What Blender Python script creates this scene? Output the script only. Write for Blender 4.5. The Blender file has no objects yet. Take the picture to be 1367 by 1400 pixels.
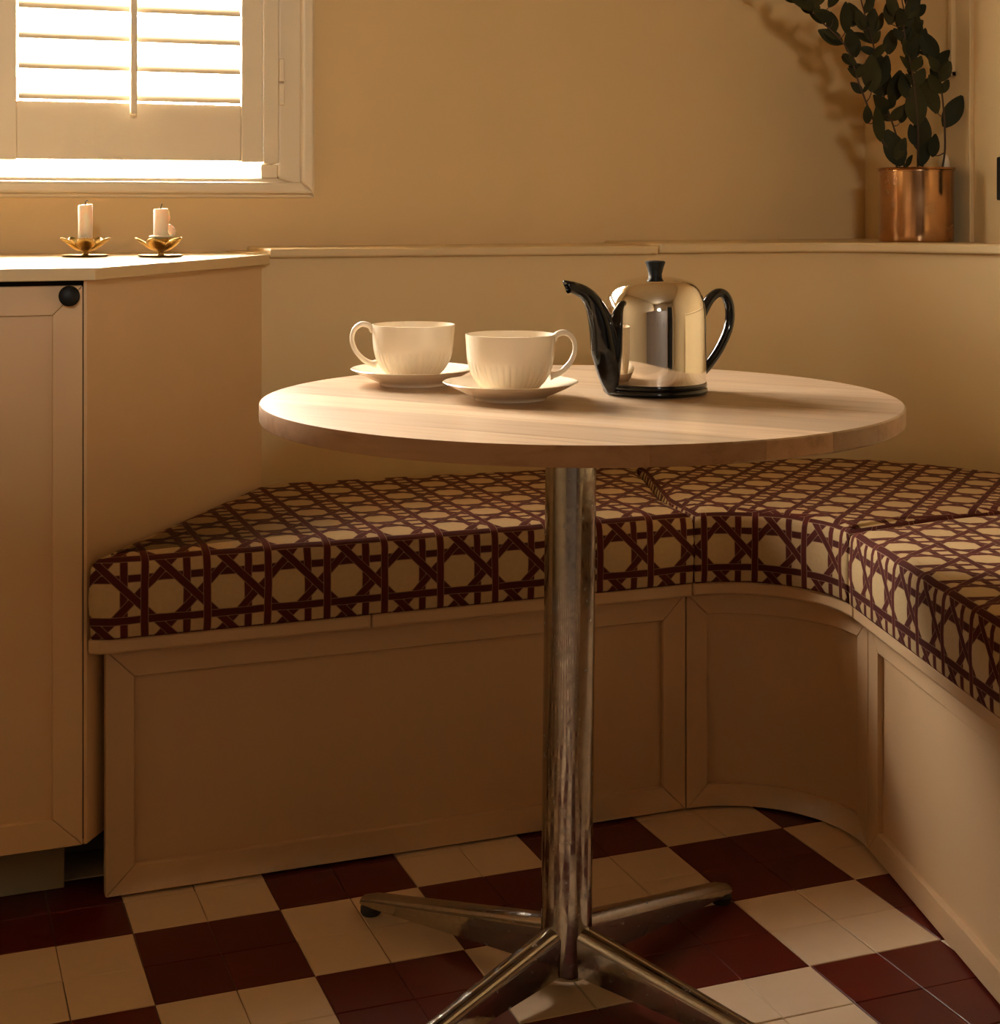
import bpy, bmesh, math, random
from mathutils import Vector, Matrix
random.seed(7)
R = math.radians
sc = bpy.context.scene
C = sc.collection

# ------------------------------------------------------------------ camera, world, light, exposure
YAW, EYE, FPX = 0.363, 0.975, 2130.0
cam_d = bpy.data.cameras.new('camera'); cam = bpy.data.objects.new('camera', cam_d); C.objects.link(cam)
cam.location = (0, 0, EYE); cam.rotation_euler = (R(90), 0, -YAW)
cam_d.sensor_fit = 'HORIZONTAL'; cam_d.sensor_width = 36; cam_d.lens = 36 * FPX / 1367
cam_d.shift_y = -(700 - 283) / 1367
cam_d.clip_start = 0.02; cam_d.clip_end = 200
cam_d.dof.use_dof = False
sc.camera = cam

W = bpy.data.worlds.new('overcast_sky'); sc.world = W; W.use_nodes = True
bg = W.node_tree.nodes['Background']
bg.inputs[0].default_value = (1.0, 0.925, 0.80, 1); bg.inputs[1].default_value = 122.0

def portal(name, loc, rot, sx, sy):
    l = bpy.data.lights.new(name, 'AREA'); l.shape = 'RECTANGLE'; l.size = sx; l.size_y = sy
    l.cycles.is_portal = True
    o = bpy.data.objects.new(name, l); C.objects.link(o); o.location = loc; o.rotation_euler = rot
portal('window_portal', (0.14, 3.12, 1.555), (R(-90), 0, 0), 1.03, 1.0)          # faces -Y, into the room
portal('fill_window_portal', (-.46, -2.44, 1.82), (R(90), 0, 0), .52, .36)        # faces +Y, into the room

sc.view_settings.view_transform = 'Standard'; sc.view_settings.look = 'None'
sc.view_settings.gamma = 1; sc.view_settings.exposure = 0.0
sc.view_settings.use_curve_mapping = False
sc.cycles.max_bounces = 14; sc.cycles.diffuse_bounces = 8; sc.cycles.glossy_bounces = 6
sc.cycles.transparent_max_bounces = 12; sc.cycles.sample_clamp_indirect = 6
sc.cycles.caustics_reflective = False; sc.cycles.caustics_refractive = False

# ------------------------------------------------------------------ helpers
def link(name, me, parent=None, mat=None):
    o = bpy.data.objects.new(name, me); C.objects.link(o)
    if mat is not None and me is not None and not me.materials: me.materials.append(mat)
    if parent is not None: o.parent = parent
    return o
def empty(name, loc=(0, 0, 0), rz=0.0, label=None, cat=None, group=None):
    o = bpy.data.objects.new(name, None); C.objects.link(o)
    o.location = loc; o.rotation_euler = (0, 0, rz); o.empty_display_size = .05
    return tag(o, label, cat, group)
def tag(o, label=None, cat=None, group=None, kind=None):
    if label: o['label'] = label
    if cat: o['category'] = cat
    if group: o['group'] = group
    if kind: o['kind'] = kind
    return o
def mesh(name, v, f, smooth=False, angle=35):
    me = bpy.data.meshes.new(name); me.from_pydata([tuple(p) for p in v], [], f); me.validate()
    bm = bmesh.new(); bm.from_mesh(me); bmesh.ops.recalc_face_normals(bm, faces=bm.faces); bm.to_mesh(me); bm.free()
    if smooth:
        me.shade_smooth(); me.set_sharp_from_angle(angle=R(angle))
    return me
def bev(o, w=.0015, seg=2, ang=35):
    m = o.modifiers.new('bevel', 'BEVEL'); m.width = w; m.segments = seg; m.limit_method = 'ANGLE'; m.angle_limit = R(ang)
    return o
def box(x0, x1, y0, y1, z0, z1):
    v = [(x, y, z) for z in (z0, z1) for y in (y0, y1) for x in (x0, x1)]
    return v, [(0, 2, 3, 1), (4, 5, 7, 6), (0, 1, 5, 4), (2, 6, 7, 3), (0, 4, 6, 2), (1, 3, 7, 5)]
def boxo(name, b, mat, parent=None, bevel=.0015):
    o = link(name, mesh(name, *box(*b)), parent, mat)
    if bevel: bev(o, bevel)
    return o
def prism(poly, z0, z1):
    n = len(poly)
    v = [(p[0], p[1], z0) for p in poly] + [(p[0], p[1], z1) for p in poly]
    f = [tuple(range(n))[::-1], tuple(range(n, 2 * n))] + [(i, (i + 1) % n, n + (i + 1) % n, n + i) for i in range(n)]
    return v, f
def lathe(prof, n=48, close=True):
    """prof: list of (r,z); r==0 makes a pole"""
    v, f, rings = [], [], []
    for r, z in prof:
        if r <= 1e-7: rings.append([len(v)]); v.append((0, 0, z))
        else:
            rings.append(list(range(len(v), len(v) + n)))
            v += [(r * math.cos(2 * math.pi * i / n), r * math.sin(2 * math.pi * i / n), z) for i in range(n)]
    for a, b in zip(rings, rings[1:]):
        for i in range(n):
            j = (i + 1) % n
            if len(a) == 1 and len(b) == 1: continue
            if len(a) == 1: f.append((a[0], b[i], b[j]))
            elif len(b) == 1: f.append((a[i], a[j], b[0]))
            else: f.append((a[i], a[j], b[j], b[i]))
    return v, f
def catmull(pts, n=8):
    P = [Vector(p) for p in pts]; P = [2 * P[0] - P[1]] + P + [2 * P[-1] - P[-2]]
    out = []
    for i in range(1, len(P) - 2):
        for k in range(n):
            t = k / n
            out.append(.5 * (2 * P[i] + (P[i + 1] - P[i - 1]) * t + (2 * P[i - 1] - 5 * P[i] + 4 * P[i + 1] - P[i + 2]) * t * t
                             + (3 * P[i] - P[i - 1] - 3 * P[i + 1] + P[i + 2]) * t ** 3))
    out.append(P[-2]); return out
def tube(path, rad, n=12, side=None, flat=1.0):
    """sweep: rad a number or a list; flat scales the axis along 'side'"""
    path = [Vector(p) for p in path]; m = len(path)
    if not hasattr(rad, '__len__'): rad = [rad] * m
    v, f = [], []
    ref = Vector(side) if side is not None else Vector((0, 0, 1))
    for i, p in enumerate(path):
        t = (path[min(i + 1, m - 1)] - path[max(i - 1, 0)]).normalized()
        a = ref - t * ref.dot(t)
        if a.length < 1e-4: a = Vector((1, 0, 0)) - t * t.x
        a.normalize(); b = t.cross(a)
        for k in range(n):
            w = 2 * math.pi * k / n
            v.append(p + a * math.cos(w) * rad[i] * flat + b * math.sin(w) * rad[i])
        if side is None: ref = a
    for i in range(m - 1):
        for k in range(n):
            j = (k + 1) % n
            f.append((i * n + k, i * n + j, (i + 1) * n + j, (i + 1) * n + k))
    f.append(tuple(range(n))[::-1]); f.append(tuple(range((m - 1) * n, m * n)))
    return v, f
def join(*parts):
    v, f = [], []
    for a, b in parts:
        o = len(v); v += list(a); f += [tuple(i + o for i in q) for q in b]
    return v, f

# ------------------------------------------------------------------ materials
def newmat(name):
    m = bpy.data.materials.new(name); m.use_nodes = True
    nt = m.node_tree; return m, nt, nt.nodes['Principled BSDF']
def setp(b, col=None, rough=None, metal=None, spec=None, coat=None):
    if col is not None: b.inputs['Base Color'].default_value = (*col, 1)
    if rough is not None: b.inputs['Roughness'].default_value = rough
    if metal is not None: b.inputs['Metallic'].default_value = metal
    if spec is not None: b.inputs['Specular IOR Level'].default_value = spec
    if coat is not None: b.inputs['Coat Weight'].default_value = coat
def paint(name, col, rough=.5, scale=260, bump=.06, var=.06):
    m, nt, b = newmat(name); setp(b, col, rough)
    N, L = nt.nodes, nt.links
    tc = N.new('ShaderNodeTexCoord')
    n1 = N.new('ShaderNodeTexNoise'); n1.inputs['Scale'].default_value = 3.0; n1.inputs['Detail'].default_value = 4
    L.new(tc.outputs['Object'], n1.inputs['Vector'])
    mx = N.new('ShaderNodeMix'); mx.data_type = 'RGBA'
    mx.inputs[6].default_value = (*[c * (1 - var) for c in col], 1); mx.inputs[7].default_value = (*[min(1, c * (1 + var)) for c in col], 1)
    L.new(n1.outputs['Fac'], mx.inputs[0]); L.new(mx.outputs[2], b.inputs['Base Color'])
    n2 = N.new('ShaderNodeTexNoise'); n2.inputs['Scale'].default_value = scale; n2.inputs['Detail'].default_value = 3
    L.new(tc.outputs['Object'], n2.inputs['Vector'])
    bp = N.new('ShaderNodeBump'); bp.inputs['Strength'].default_value = bump; bp.inputs['Distance'].default_value = .002
    L.new(n2.outputs['Fac'], bp.inputs['Height']); L.new(bp.outputs['Normal'], b.inputs['Normal'])
    return m
def plain(name, col, rough=.5, metal=0.0, spec=None, coat=None):
    m, nt, b = newmat(name); setp(b, col, rough, metal, spec, coat); return m
def metal(name, col, rough, worn=.12, scale=18, rvar=.15):
    m, nt, b = newmat(name); setp(b, col, rough, 1.0)
    N, L = nt.nodes, nt.links
    tc = N.new('ShaderNodeTexCoord'); n1 = N.new('ShaderNodeTexNoise'); n1.inputs['Scale'].default_value = scale; n1.inputs['Detail'].default_value = 6
    L.new(tc.outputs['Object'], n1.inputs['Vector'])
    mr = N.new('ShaderNodeMapRange'); mr.inputs[1].default_value = .4; mr.inputs[2].default_value = .75
    mr.inputs[3].default_value = rough; mr.inputs[4].default_value = rough + rvar
    L.new(n1.outputs['Fac'], mr.inputs[0]); L.new(mr.outputs[0], b.inputs['Roughness'])
    mx = N.new('ShaderNodeMix'); mx.data_type = 'RGBA'; mx.inputs[6].default_value = (*col, 1); mx.inputs[7].default_value = (*[c * (1 - worn) for c in col], 1)
    L.new(n1.outputs['Fac'], mx.inputs[0]); L.new(mx.outputs[2], b.inputs['Base Color'])
    return m

M = {}
M['wall'] = paint('cream_wall_paint', (.69, .515, .27), .6)
M['ceil'] = paint('ceiling_paint', (.56, .46, .31), .7)
M['wall2'] = paint('low_bounce_wall_paint', (.40, .29, .16), .65)  # left and front walls, out of view, darkened to cut bounced light
M['cab'] = paint('blush_cabinet_paint', (.69, .48, .275), .42)
M['bench'] = paint('shaded_bench_paint', (.55, .375, .22), .42)  # same paint as the cabinet, darkened to carry the shade low down
M['trim'] = paint('trim_paint', (.68, .52, .29), .4)
M['white'] = paint('shutter_paint', (.78, .69, .54), .38, var=.02)
M['dark'] = plain('shadow_gap_black', (.012, .010, .008), .8)
M['black'] = plain('black_knob_enamel', (.005, .005, .005), .5, spec=.3)
M['blackgloss'] = plain('black_glazed_ceramic', (.003, .0033, .0045), .07, spec=.45, coat=.15)
M['blackrub'] = plain('black_rubber', (.012, .011, .010), .6)
M['chrome'] = metal('polished_chrome', (.56, .53, .49), .07, .35, 90, .25)
M['steel'] = metal('polished_cosy_steel', (.86, .82, .76), .03, .06, 30, .06)
M['copper'] = metal('worn_copper', (.60, .34, .17), .13, .40, 22, .22)
M['brass'] = metal('aged_brass', (.55, .36, .12), .28, .5, 80, .25)
M['ceramic'] = plain('cream_glazed_china', (.90, .80, .64), .16, coat=.3)
M['wax'] = plain('ivory_wax', (.80, .72, .56), .5); M['wax'].node_tree.nodes['Principled BSDF'].inputs['Subsurface Weight'].default_value = .15
M['leaf'] = plain('dark_green_leaf', (.017, .019, .006), .7, spec=.25)
M['leaf2'] = plain('olive_leaf', (.032, .030, .008), .75, spec=.25)
M['twig'] = plain('brown_twig', (.06, .03, .015), .7)
M['grout'] = plain('grey_brown_grout', (.16, .11, .075), .9)

def tile_mat(name, col, rough, var):
    m, nt, b = newmat(name); N, L = nt.nodes, nt.links
    oi = N.new('ShaderNodeObjectInfo'); tc = N.new('ShaderNodeTexCoord')
    n = N.new('ShaderNodeTexNoise'); n.inputs['Scale'].default_value = 45; n.inputs['Detail'].default_value = 8; n.noise_dimensions = '4D'
    L.new(tc.outputs['Object'], n.inputs['Vector']); L.new(oi.outputs['Random'], n.inputs['W'])
    a = N.new('ShaderNodeMath'); a.operation = 'MULTIPLY_ADD'; a.inputs[1].default_value = .55; L.new(oi.outputs['Random'], a.inputs[0])
    h = N.new('ShaderNodeMath'); h.operation = 'MULTIPLY'; h.inputs[1].default_value = .6; L.new(n.outputs['Fac'], h.inputs[0]); L.new(h.outputs[0], a.inputs[2])
    mx = N.new('ShaderNodeMix'); mx.data_type = 'RGBA'; mx.inputs[6].default_value = (*[c * (1 - var) for c in col], 1); mx.inputs[7].default_value = (*[c * (1 + var) for c in col], 1)
    L.new(a.outputs[0], mx.inputs[0]); L.new(mx.outputs[2], b.inputs['Base Color'])
    b.inputs['Roughness'].default_value = rough; b.inputs['Specular IOR Level'].default_value = .3
    bp = N.new('ShaderNodeBump'); bp.inputs['Strength'].default_value = .05; bp.inputs['Distance'].default_value = .002
    L.new(n.outputs['Fac'], bp.inputs['Height']); L.new(bp.outputs['Normal'], b.inputs['Normal'])
    return m
M['tile_red'] = tile_mat('oxblood_quarry_tile', (.080, .0075, .0045), .34, .22)
M['tile_cream'] = tile_mat('cream_quarry_tile', (.66, .50, .345), .42, .08)

TX, TY, TB = 0.2825, 2.131, 0.2004       # tile grid origin and two-by-two block size
def floor_mat():
    m, nt, b = newmat('checker_tile_floor'); N, L = nt.nodes, nt.links
    g = N.new('ShaderNodeNewGeometry'); mp = N.new('ShaderNodeMapping')
    mp.inputs['Location'].default_value = (-TX / TB, -TY / TB, 0); mp.inputs['Scale'].default_value = (1 / TB, 1 / TB, 0)
    L.new(g.outputs['Position'], mp.inputs['Vector'])
    ad = N.new('ShaderNodeVectorMath'); ad.operation = 'ADD'; ad.inputs[1].default_value = (100, 101, .5); L.new(mp.outputs[0], ad.inputs[0])
    ck = N.new('ShaderNodeTexChecker'); ck.inputs['Scale'].default_value = 1.0
    ck.inputs['Color1'].default_value = (.080, .0075, .0045, 1); ck.inputs['Color2'].default_value = (.66, .50, .345, 1)
    L.new(ad.outputs[0], ck.inputs['Vector']); L.new(ck.outputs['Color'], b.inputs['Base Color'])
    b.inputs['Roughness'].default_value = .4
    return m
M['floor'] = floor_mat()

def wood_mat(name, c1, c2, c3, rough=.32):
    m, nt, b = newmat(name); N, L = nt.nodes, nt.links
    tc = N.new('ShaderNodeTexCoord'); oi = N.new('ShaderNodeObjectInfo')
    mp = N.new('ShaderNodeMapping'); mp.inputs['Scale'].default_value = (1.6, 26, 26); L.new(tc.outputs['Object'], mp.inputs['Vector'])
    n = N.new('ShaderNodeTexNoise'); n.noise_dimensions = '4D'; n.inputs['Scale'].default_value = 2.2; n.inputs['Detail'].default_value = 9; n.inputs['Roughness'].default_value = .62
    n.inputs['Distortion'].default_value = .35
    wv = N.new('ShaderNodeMath'); wv.operation = 'MULTIPLY'; wv.inputs[1].default_value = 37; L.new(oi.outputs['Random'], wv.inputs[0])
    L.new(mp.outputs[0], n.inputs['Vector']); L.new(wv.outputs[0], n.inputs['W'])
    cr = N.new('ShaderNodeValToRGB'); e = cr.color_ramp.elements
    e[0].position = .30; e[0].color = (*c3, 1); e[1].position = .72; e[1].color = (*c1, 1)
    k = cr.color_ramp.elements.new(.48); k.color = (*c2, 1)
    L.new(n.outputs['Fac'], cr.inputs['Fac'])
    hs = N.new('ShaderNodeHueSaturation'); L.new(cr.outputs['Color'], hs.inputs['Color'])
    mr = N.new('ShaderNodeMapRange'); mr.inputs[3].default_value = .74; mr.inputs[4].default_value = 1.06
    L.new(oi.outputs['Random'], mr.inputs[0]); L.new(mr.outputs[0], hs.inputs['Value'])
    L.new(hs.outputs['Color'], b.inputs['Base Color'])
    # fine pores / tiny knots
    n2 = N.new('ShaderNodeTexNoise'); n2.inputs['Scale'].default_value = 9; mp2 = N.new('ShaderNodeMapping'); mp2.inputs['Scale'].default_value = (2, 60, 60)
    L.new(tc.outputs['Object'], mp2.inputs['Vector']); L.new(mp2.outputs[0], n2.inputs['Vector'])
    bp = N.new('ShaderNodeBump'); bp.inputs['Strength'].default_value = .08; bp.inputs['Distance'].default_value = .001
    L.new(n2.outputs['Fac'], bp.inputs['Height']); L.new(bp.outputs['Normal'], b.inputs['Normal'])
    b.inputs['Roughness'].default_value = rough
    return m
M['edge'] = wood_mat('oiled_edge_grain', (.50, .30, .17), (.43, .245, .13), (.30, .16, .08), .5)
M['wood'] = wood_mat('oiled_beech', (.60, .46, .325), (.54, .38, .245), (.36, .22, .115))

def cane_mat():
    """cane-weave print: paired uprights, paired crossbars and diagonals, in UV space (one period = 1)"""
    m, nt, b = newmat('cane_print_fabric'); N, L = nt.nodes, nt.links
    uv = N.new('ShaderNodeUVMap'); uv.uv_map = 'UVMap'
    sp = N.new('ShaderNodeSeparateXYZ'); L.new(uv.outputs['UV'], sp.inputs[0])
    def mth(op, a, c=None, d=None):
        n = N.new('ShaderNodeMath'); n.operation = op
        for i, q in enumerate((a, c, d)):
            if q is None: continue
            if isinstance(q, (int, float)): n.inputs[i].default_value = q
            else: L.new(q, n.inputs[i])
        return n.outputs[0]
    # slight wobble like printed linen
    nz = N.new('ShaderNodeTexNoise'); nz.inputs['Scale'].default_value = 1.3; nz.inputs['Detail'].default_value = 2
    L.new(uv.outputs['UV'], nz.inputs['Vector'])
    wob = mth('MULTIPLY', mth('SUBTRACT', nz.outputs['Fac'], .5), .05)
    u = mth('ADD', sp.outputs[0], wob); v = mth('SUBTRACT', sp.outputs[1], wob)
    def dist(x, off):   # distance of x to nearest integer + off
        return mth('ABSOLUTE', mth('SUBTRACT', mth('FRACT', mth('ADD', x, .5 - off)), .5))
    a = .165
    dvp, dvm, dhp, dhm = dist(u, a), dist(u, -a), dist(v, a), dist(v, -a)
    s2 = 2 ** -.5
    d1 = mth('MULTIPLY', dist(mth('ADD', u, v), .5), s2); d2 = mth('MULTIPLY', dist(mth('SUBTRACT', u, v), .5), s2)
    HW, OUT = .055, .066
    # woven: one strand of each pair under the diagonals, the other over them; hairline pale edges
    nb = N.new('ShaderNodeTexNoise'); nb.inputs['Scale'].default_value = 14; nb.inputs['Detail'].default_value = 5; L.new(uv.outputs['UV'], nb.inputs['Vector'])
    base = N.new('ShaderNodeMix'); base.data_type = 'RGBA'; base.inputs[6].default_value = (.45, .32, .165, 1); base.inputs[7].default_value = (.54, .40, .22, 1)
    L.new(nb.outputs['Fac'], base.inputs[0]); col = base.outputs[2]
    for dd, c in ((dhm, (.060, .0075, .0055)), (dvm, (.076, .009, .006)), (d2, (.068, .008, .006)), (d1, (.068, .008, .006)), (dhp, (.062, .0078, .0055)), (dvp, (.080, .0095, .0065))):
        e = N.new('ShaderNodeMix'); e.data_type = 'RGBA'; L.new(mth('LESS_THAN', dd, OUT), e.inputs[0]); L.new(col, e.inputs[6]); e.inputs[7].default_value = (.24, .15, .09, 1)
        s = N.new('ShaderNodeMix'); s.data_type = 'RGBA'; L.new(mth('LESS_THAN', dd, HW), s.inputs[0]); L.new(e.outputs[2], s.inputs[6]); s.inputs[7].default_value = (*c, 1)
        col = s.outputs[2]
    L.new(col, b.inputs['Base Color']); b.inputs['Roughness'].default_value = .85; b.inputs['Specular IOR Level'].default_value = .25
    wv = N.new('ShaderNodeTexNoise'); wv.inputs['Scale'].default_value = 60; wv.inputs['Detail'].default_value = 2; L.new(uv.outputs['UV'], wv.inputs['Vector'])
    bp = N.new('ShaderNodeBump'); bp.inputs['Strength'].default_value = .12; bp.inputs['Distance'].default_value = .002
    L.new(wv.outputs['Fac'], bp.inputs['Height']); L.new(bp.outputs['Normal'], b.inputs['Normal'])
    return m
M['cane'] = cane_mat()

def glass_mat():
    m = bpy.data.materials.new('window_glass'); m.use_nodes = True; nt = m.node_tree; nt.nodes.clear()
    o = nt.nodes.new('ShaderNodeOutputMaterial'); t = nt.nodes.new('ShaderNodeBsdfTransparent'); g = nt.nodes.new('ShaderNodeBsdfGlossy')
    g.inputs['Roughness'].default_value = .02; mx = nt.nodes.new('ShaderNodeMixShader'); mx.inputs[0].default_value = .06
    nt.links.new(t.outputs[0], mx.inputs[1]); nt.links.new(g.outputs[0], mx.inputs[2]); nt.links.new(mx.outputs[0], o.inputs[0]); return m
M['glass'] = glass_mat()

# ------------------------------------------------------------------ room shell
YW, XR, XL, YF, ZC = 2.925, 1.98, -1.30, -2.30, 2.55
WX0, WX1, WZ0, WZ1 = -0.375, 0.655, 1.030, 2.05         # back window opening
def struct(name, vf, mat, parent=None, smooth=False):
    o = link(name, mesh(name, *vf, smooth=smooth), parent, mat); o['kind'] = 'structure'; return o
def wall_with_hole_y(y0, y1, x0, x1, z0, z1, hx0, hx1, hz0, hz1):
    return join(box(x0, hx0, y0, y1, z0, z1), box(hx1, x1, y0, y1, z0, z1), box(hx0, hx1, y0, y1, z0, hz0), box(hx0, hx1, y0, y1, hz1, z1))
T = .2
struct('wall_back', wall_with_hole_y(YW, YW + T, XL - T, XR + T, 0, ZC, WX0, WX1, WZ0, WZ1), M['wall'])
struct('wall_right', box(XR, XR + T, YF - T, YW, 0, ZC), M['wall'])
struct('wall_left', box(XL - T, XL, YF - T, YW, 0, ZC), M['wall2'])
FX0, FX1, FZ0, FZ1 = -.72, -.20, 1.64, 2.00             # small far window added behind the camera as fill light
struct('wall_front', join(wall_with_hole_y(YF - T, YF, XL, .8, 0, ZC, FX0, FX1, FZ0, FZ1), wall_with_hole_y(YF - T, YF, .8, XR, 0, ZC, 1.0, 1.8, -.01, 2.05)), M['wall2'])
door = empty('added_dark_door'); door['kind'] = 'structure'  # unseen door, added as a dark shape for the teapot's reflections
boxo('door_leaf', (1.0, 1.8, YF - .16, YF - .12, 0.002, 2.05), M['dark'], door)
boxo('door_casing', (.92, 1.0, YF, YF + .02, 0.002, 2.13), M['trim'], door); boxo('door_casing', (1.8, 1.88, YF, YF + .02, 0.002, 2.13), M['trim'], door)
struct('ceiling', box(XL - T, XR + T, YF - T, YW + T, ZC, ZC + .1), M['ceil'])
fl = struct('floor', box(XL - T, XR + T, YF - T, YW + T, -.12, -.004), M['floor'])
boxo('grout_bed', (TX - .55, TX + 1.21, TY - 1.02, TY + .42, -.0045, -.0022), M['grout'], fl, 0)
TS = TB / 2
tm = {}
for key in ('red', 'cream'):
    v, f = box(-TS / 2 + .0006, TS / 2 - .0006, -TS / 2 + .0006, TS / 2 - .0006, -.006, 0)
    me = mesh('tile_' + key, v, f)
    bm = bmesh.new(); bm.from_mesh(me); bmesh.ops.bevel(bm, geom=[e for e in bm.edges if all(q.co.z > -.001 for q in e.verts)], offset=.0009, segments=1, affect='EDGES'); bm.to_mesh(me); bm.free()
    me.materials.append(M['tile_' + key]); tm[key] = me
rt = random.Random(3)
for i in range(-5, 12):
    for j in range(-4, 10):
        cx, cy = TX + (i + .5) * TS, TY - (j + .5) * TS
        dark = ((i // 2) + (j // 2)) % 2 == 0
        t = bpy.data.objects.new('tile', tm['red' if dark else 'cream']); C.objects.link(t); t.parent = fl
        t.location = (cx + rt.uniform(-.0004, .0004), cy + rt.uniform(-.0004, .0004), rt.uniform(-.0006, 0))
        t.rotation_euler = (rt.uniform(-.002, .002), rt.uniform(-.002, .002), rt.uniform(-.004, .004))
struct('ground', box(-14, 14, YW + .6, 26, -.6, -.5), plain('garden_gravel', (.30, .25, .17), .9))

# moulded panel on the right-hand wall behind the pot
pw = empty('trim_1'); pw['kind'] = 'structure'
def rwall_box(name, y0, y1, z0, z1, d, mat=M['trim'], bevel=.002): return boxo(name, (XR - d, XR + .001, y0, y1, z0, z1), mat, pw, bevel)
rwall_box('casing_board', 2.56, YW - .001, .90, 2.3, .010)
rwall_box('panel_bead', 2.605, 2.617, 1.237, 2.2, .020); rwall_box('panel_bead', 2.885, 2.897, 1.237, 2.2, .020)
rwall_box('panel_bead', 2.605, 2.897, 1.237, 1.249, .020)
sw = empty('wall_plate', (XR, 2.462, 1.03), 0, 'small black rectangular plate on the wall right of the copper pot', 'wall plate')
boxo('plate', (-.008, 0, -.030, .021, -.042, .042), M['black'], sw, .003)
boxo('rocker', (-.012, -.0075, -.018, .008, -.02, .02), M['black'], sw, .002)

# ------------------------------------------------------------------ bench-back wall (lower, curved) with its ledges
def offset_poly(pts, d):
    """offset an open polyline to its left by d"""
    out = []
    for i, p in enumerate(pts):
        a = Vector(pts[max(i - 1, 0)]); b_ = Vector(pts[min(i + 1, len(pts) - 1)]); t = (b_ - a).normalized()
        out.append((p[0] - t.y * d, p[1] + t.x * d))
    return out
back = [(.56, 2.738), (.75, 2.728), (1.0, 2.712), (1.3, 2.682), (1.47, 2.668), (1.60, 2.656), (1.69, 2.634), (1.755, 2.596), (1.815, 2.532), (1.862, 2.462), (1.905, 2.385), (1.92, 2.32), (1.915, 2.25), (1.88, 2.10), (1.78, 1.72), (1.60, 1.02)]
bk = [tuple(p[:2]) for p in catmull([(x, y, 0) for x, y in back], 6)]
closing = [(XR - .001, 1.02), (XR - .001, YW - .001), (.56, YW - .001)]
struct('wall_wainscot', prism(bk + closing, 0.0, .893), M['wall'], smooth=True)
k = min(range(len(bk)), key=lambda i: abs(bk[i][0] - 1.328) + (0 if bk[i][1] > 2.5 else 9))
def ledge(name, seg, z0, z1, over, cl):
    f = offset_poly(seg, -over)
    o = struct(name, prism(f + cl, z0, z1), M['trim'], smooth=True); bev(o, .004, 3, 60); return o
ledge('trim_2', [(.5985, 2.7362)] + bk[2:k + 1], .885, .901, .016, [(bk[k][0], YW - .002), (.5985, YW - .002)])
ledge('trim_3', [(bk[k][0] + .0015, bk[k][1])] + bk[k + 1:], .887, .9055, .020, [(XR - .011, 1.02), (XR - .011, YW - .002), (bk[k][0] + .0015, YW - .002)])

# ------------------------------------------------------------------ back window
win = empty('window_1'); win['kind'] = 'structure'
boxo('jamb', (WX0, WX0 + .02, YW + .02, YW + T - .01, WZ0, WZ1), M['white'], win); boxo('jamb', (WX1 - .02, WX1, YW + .03, YW + T - .01, WZ0, WZ1), M['white'], win)
boxo('pane', (WX0 + .02, WX1 - .02, YW + .15, YW + .154, WZ0 + .006, WZ1 - .02), M['glass'], win, 0)
boxo('sash_rail', (WX0 + .02, WX1 - .02, YW + .135, YW + .165, WZ0 - .012, WZ0 + .006), M['white'], win)
boxo('sash_rail', (WX0 + .02, WX1 - .02, YW + .135, YW + .165, 1.60, 1.63), M['white'], win)
# casing: flat inner band, then a proud outer moulding, mitred at the corners
def casing_ring(name, o_, i_, d0, d1):
    """four mitred boards between rectangle o_ (outer) and i_ (inner): (x0,x1,z0,z1)"""
    ox0, ox1, oz0, oz1 = o_; ix0, ix1, iz0, iz1 = i_
    for q in (((ox0, oz0), (ox1, oz0), (ix1, iz0), (ix0, iz0)), ((ox1, oz0), (ox1, oz1), (ix1, iz1), (ix1, iz0)),
              ((ox1, oz1), (ox0, oz1), (ix0, iz1), (ix1, iz1)), ((ox0, oz1), (ox0, oz0), (ix0, iz0), (ix0, iz1))):
        v = [(x, YW - d0, z) for x, z in q] + [(x, YW - d1, z) for x, z in q]
        bev(link(name, mesh(name, v, [(0, 1, 2, 3), (7, 6, 5, 4)] + [(i, (i + 1) % 4, 4 + (i + 1) % 4, 4 + i) for i in range(4)]), win, M['white']), .006, 3)
mx0 = WX0 - (.7227 - WX1)
casing_ring('casing', (mx0 + .02, .7027, 1.012, WZ1 + .05), (WX0, WX1, WZ0, WZ1), -.004, .014)
casing_ring('casing_moulding', (mx0, .7227, 1.000, WZ1 + .068), (mx0 + .024, .6987, 1.022, WZ1 + .044), -.004, .028)
casing_ring('casing_backing', (mx0 - .006, .7287, .992, WZ1 + .074), (mx0 + .004, .7187, 1.004, WZ1 + .064), -.004, .009)
boxo('sill', (WX0, WX1, YW - .008, YW + T - .02, WZ0 - .02, WZ0 + .0005), M['white'], win, .002)

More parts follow.
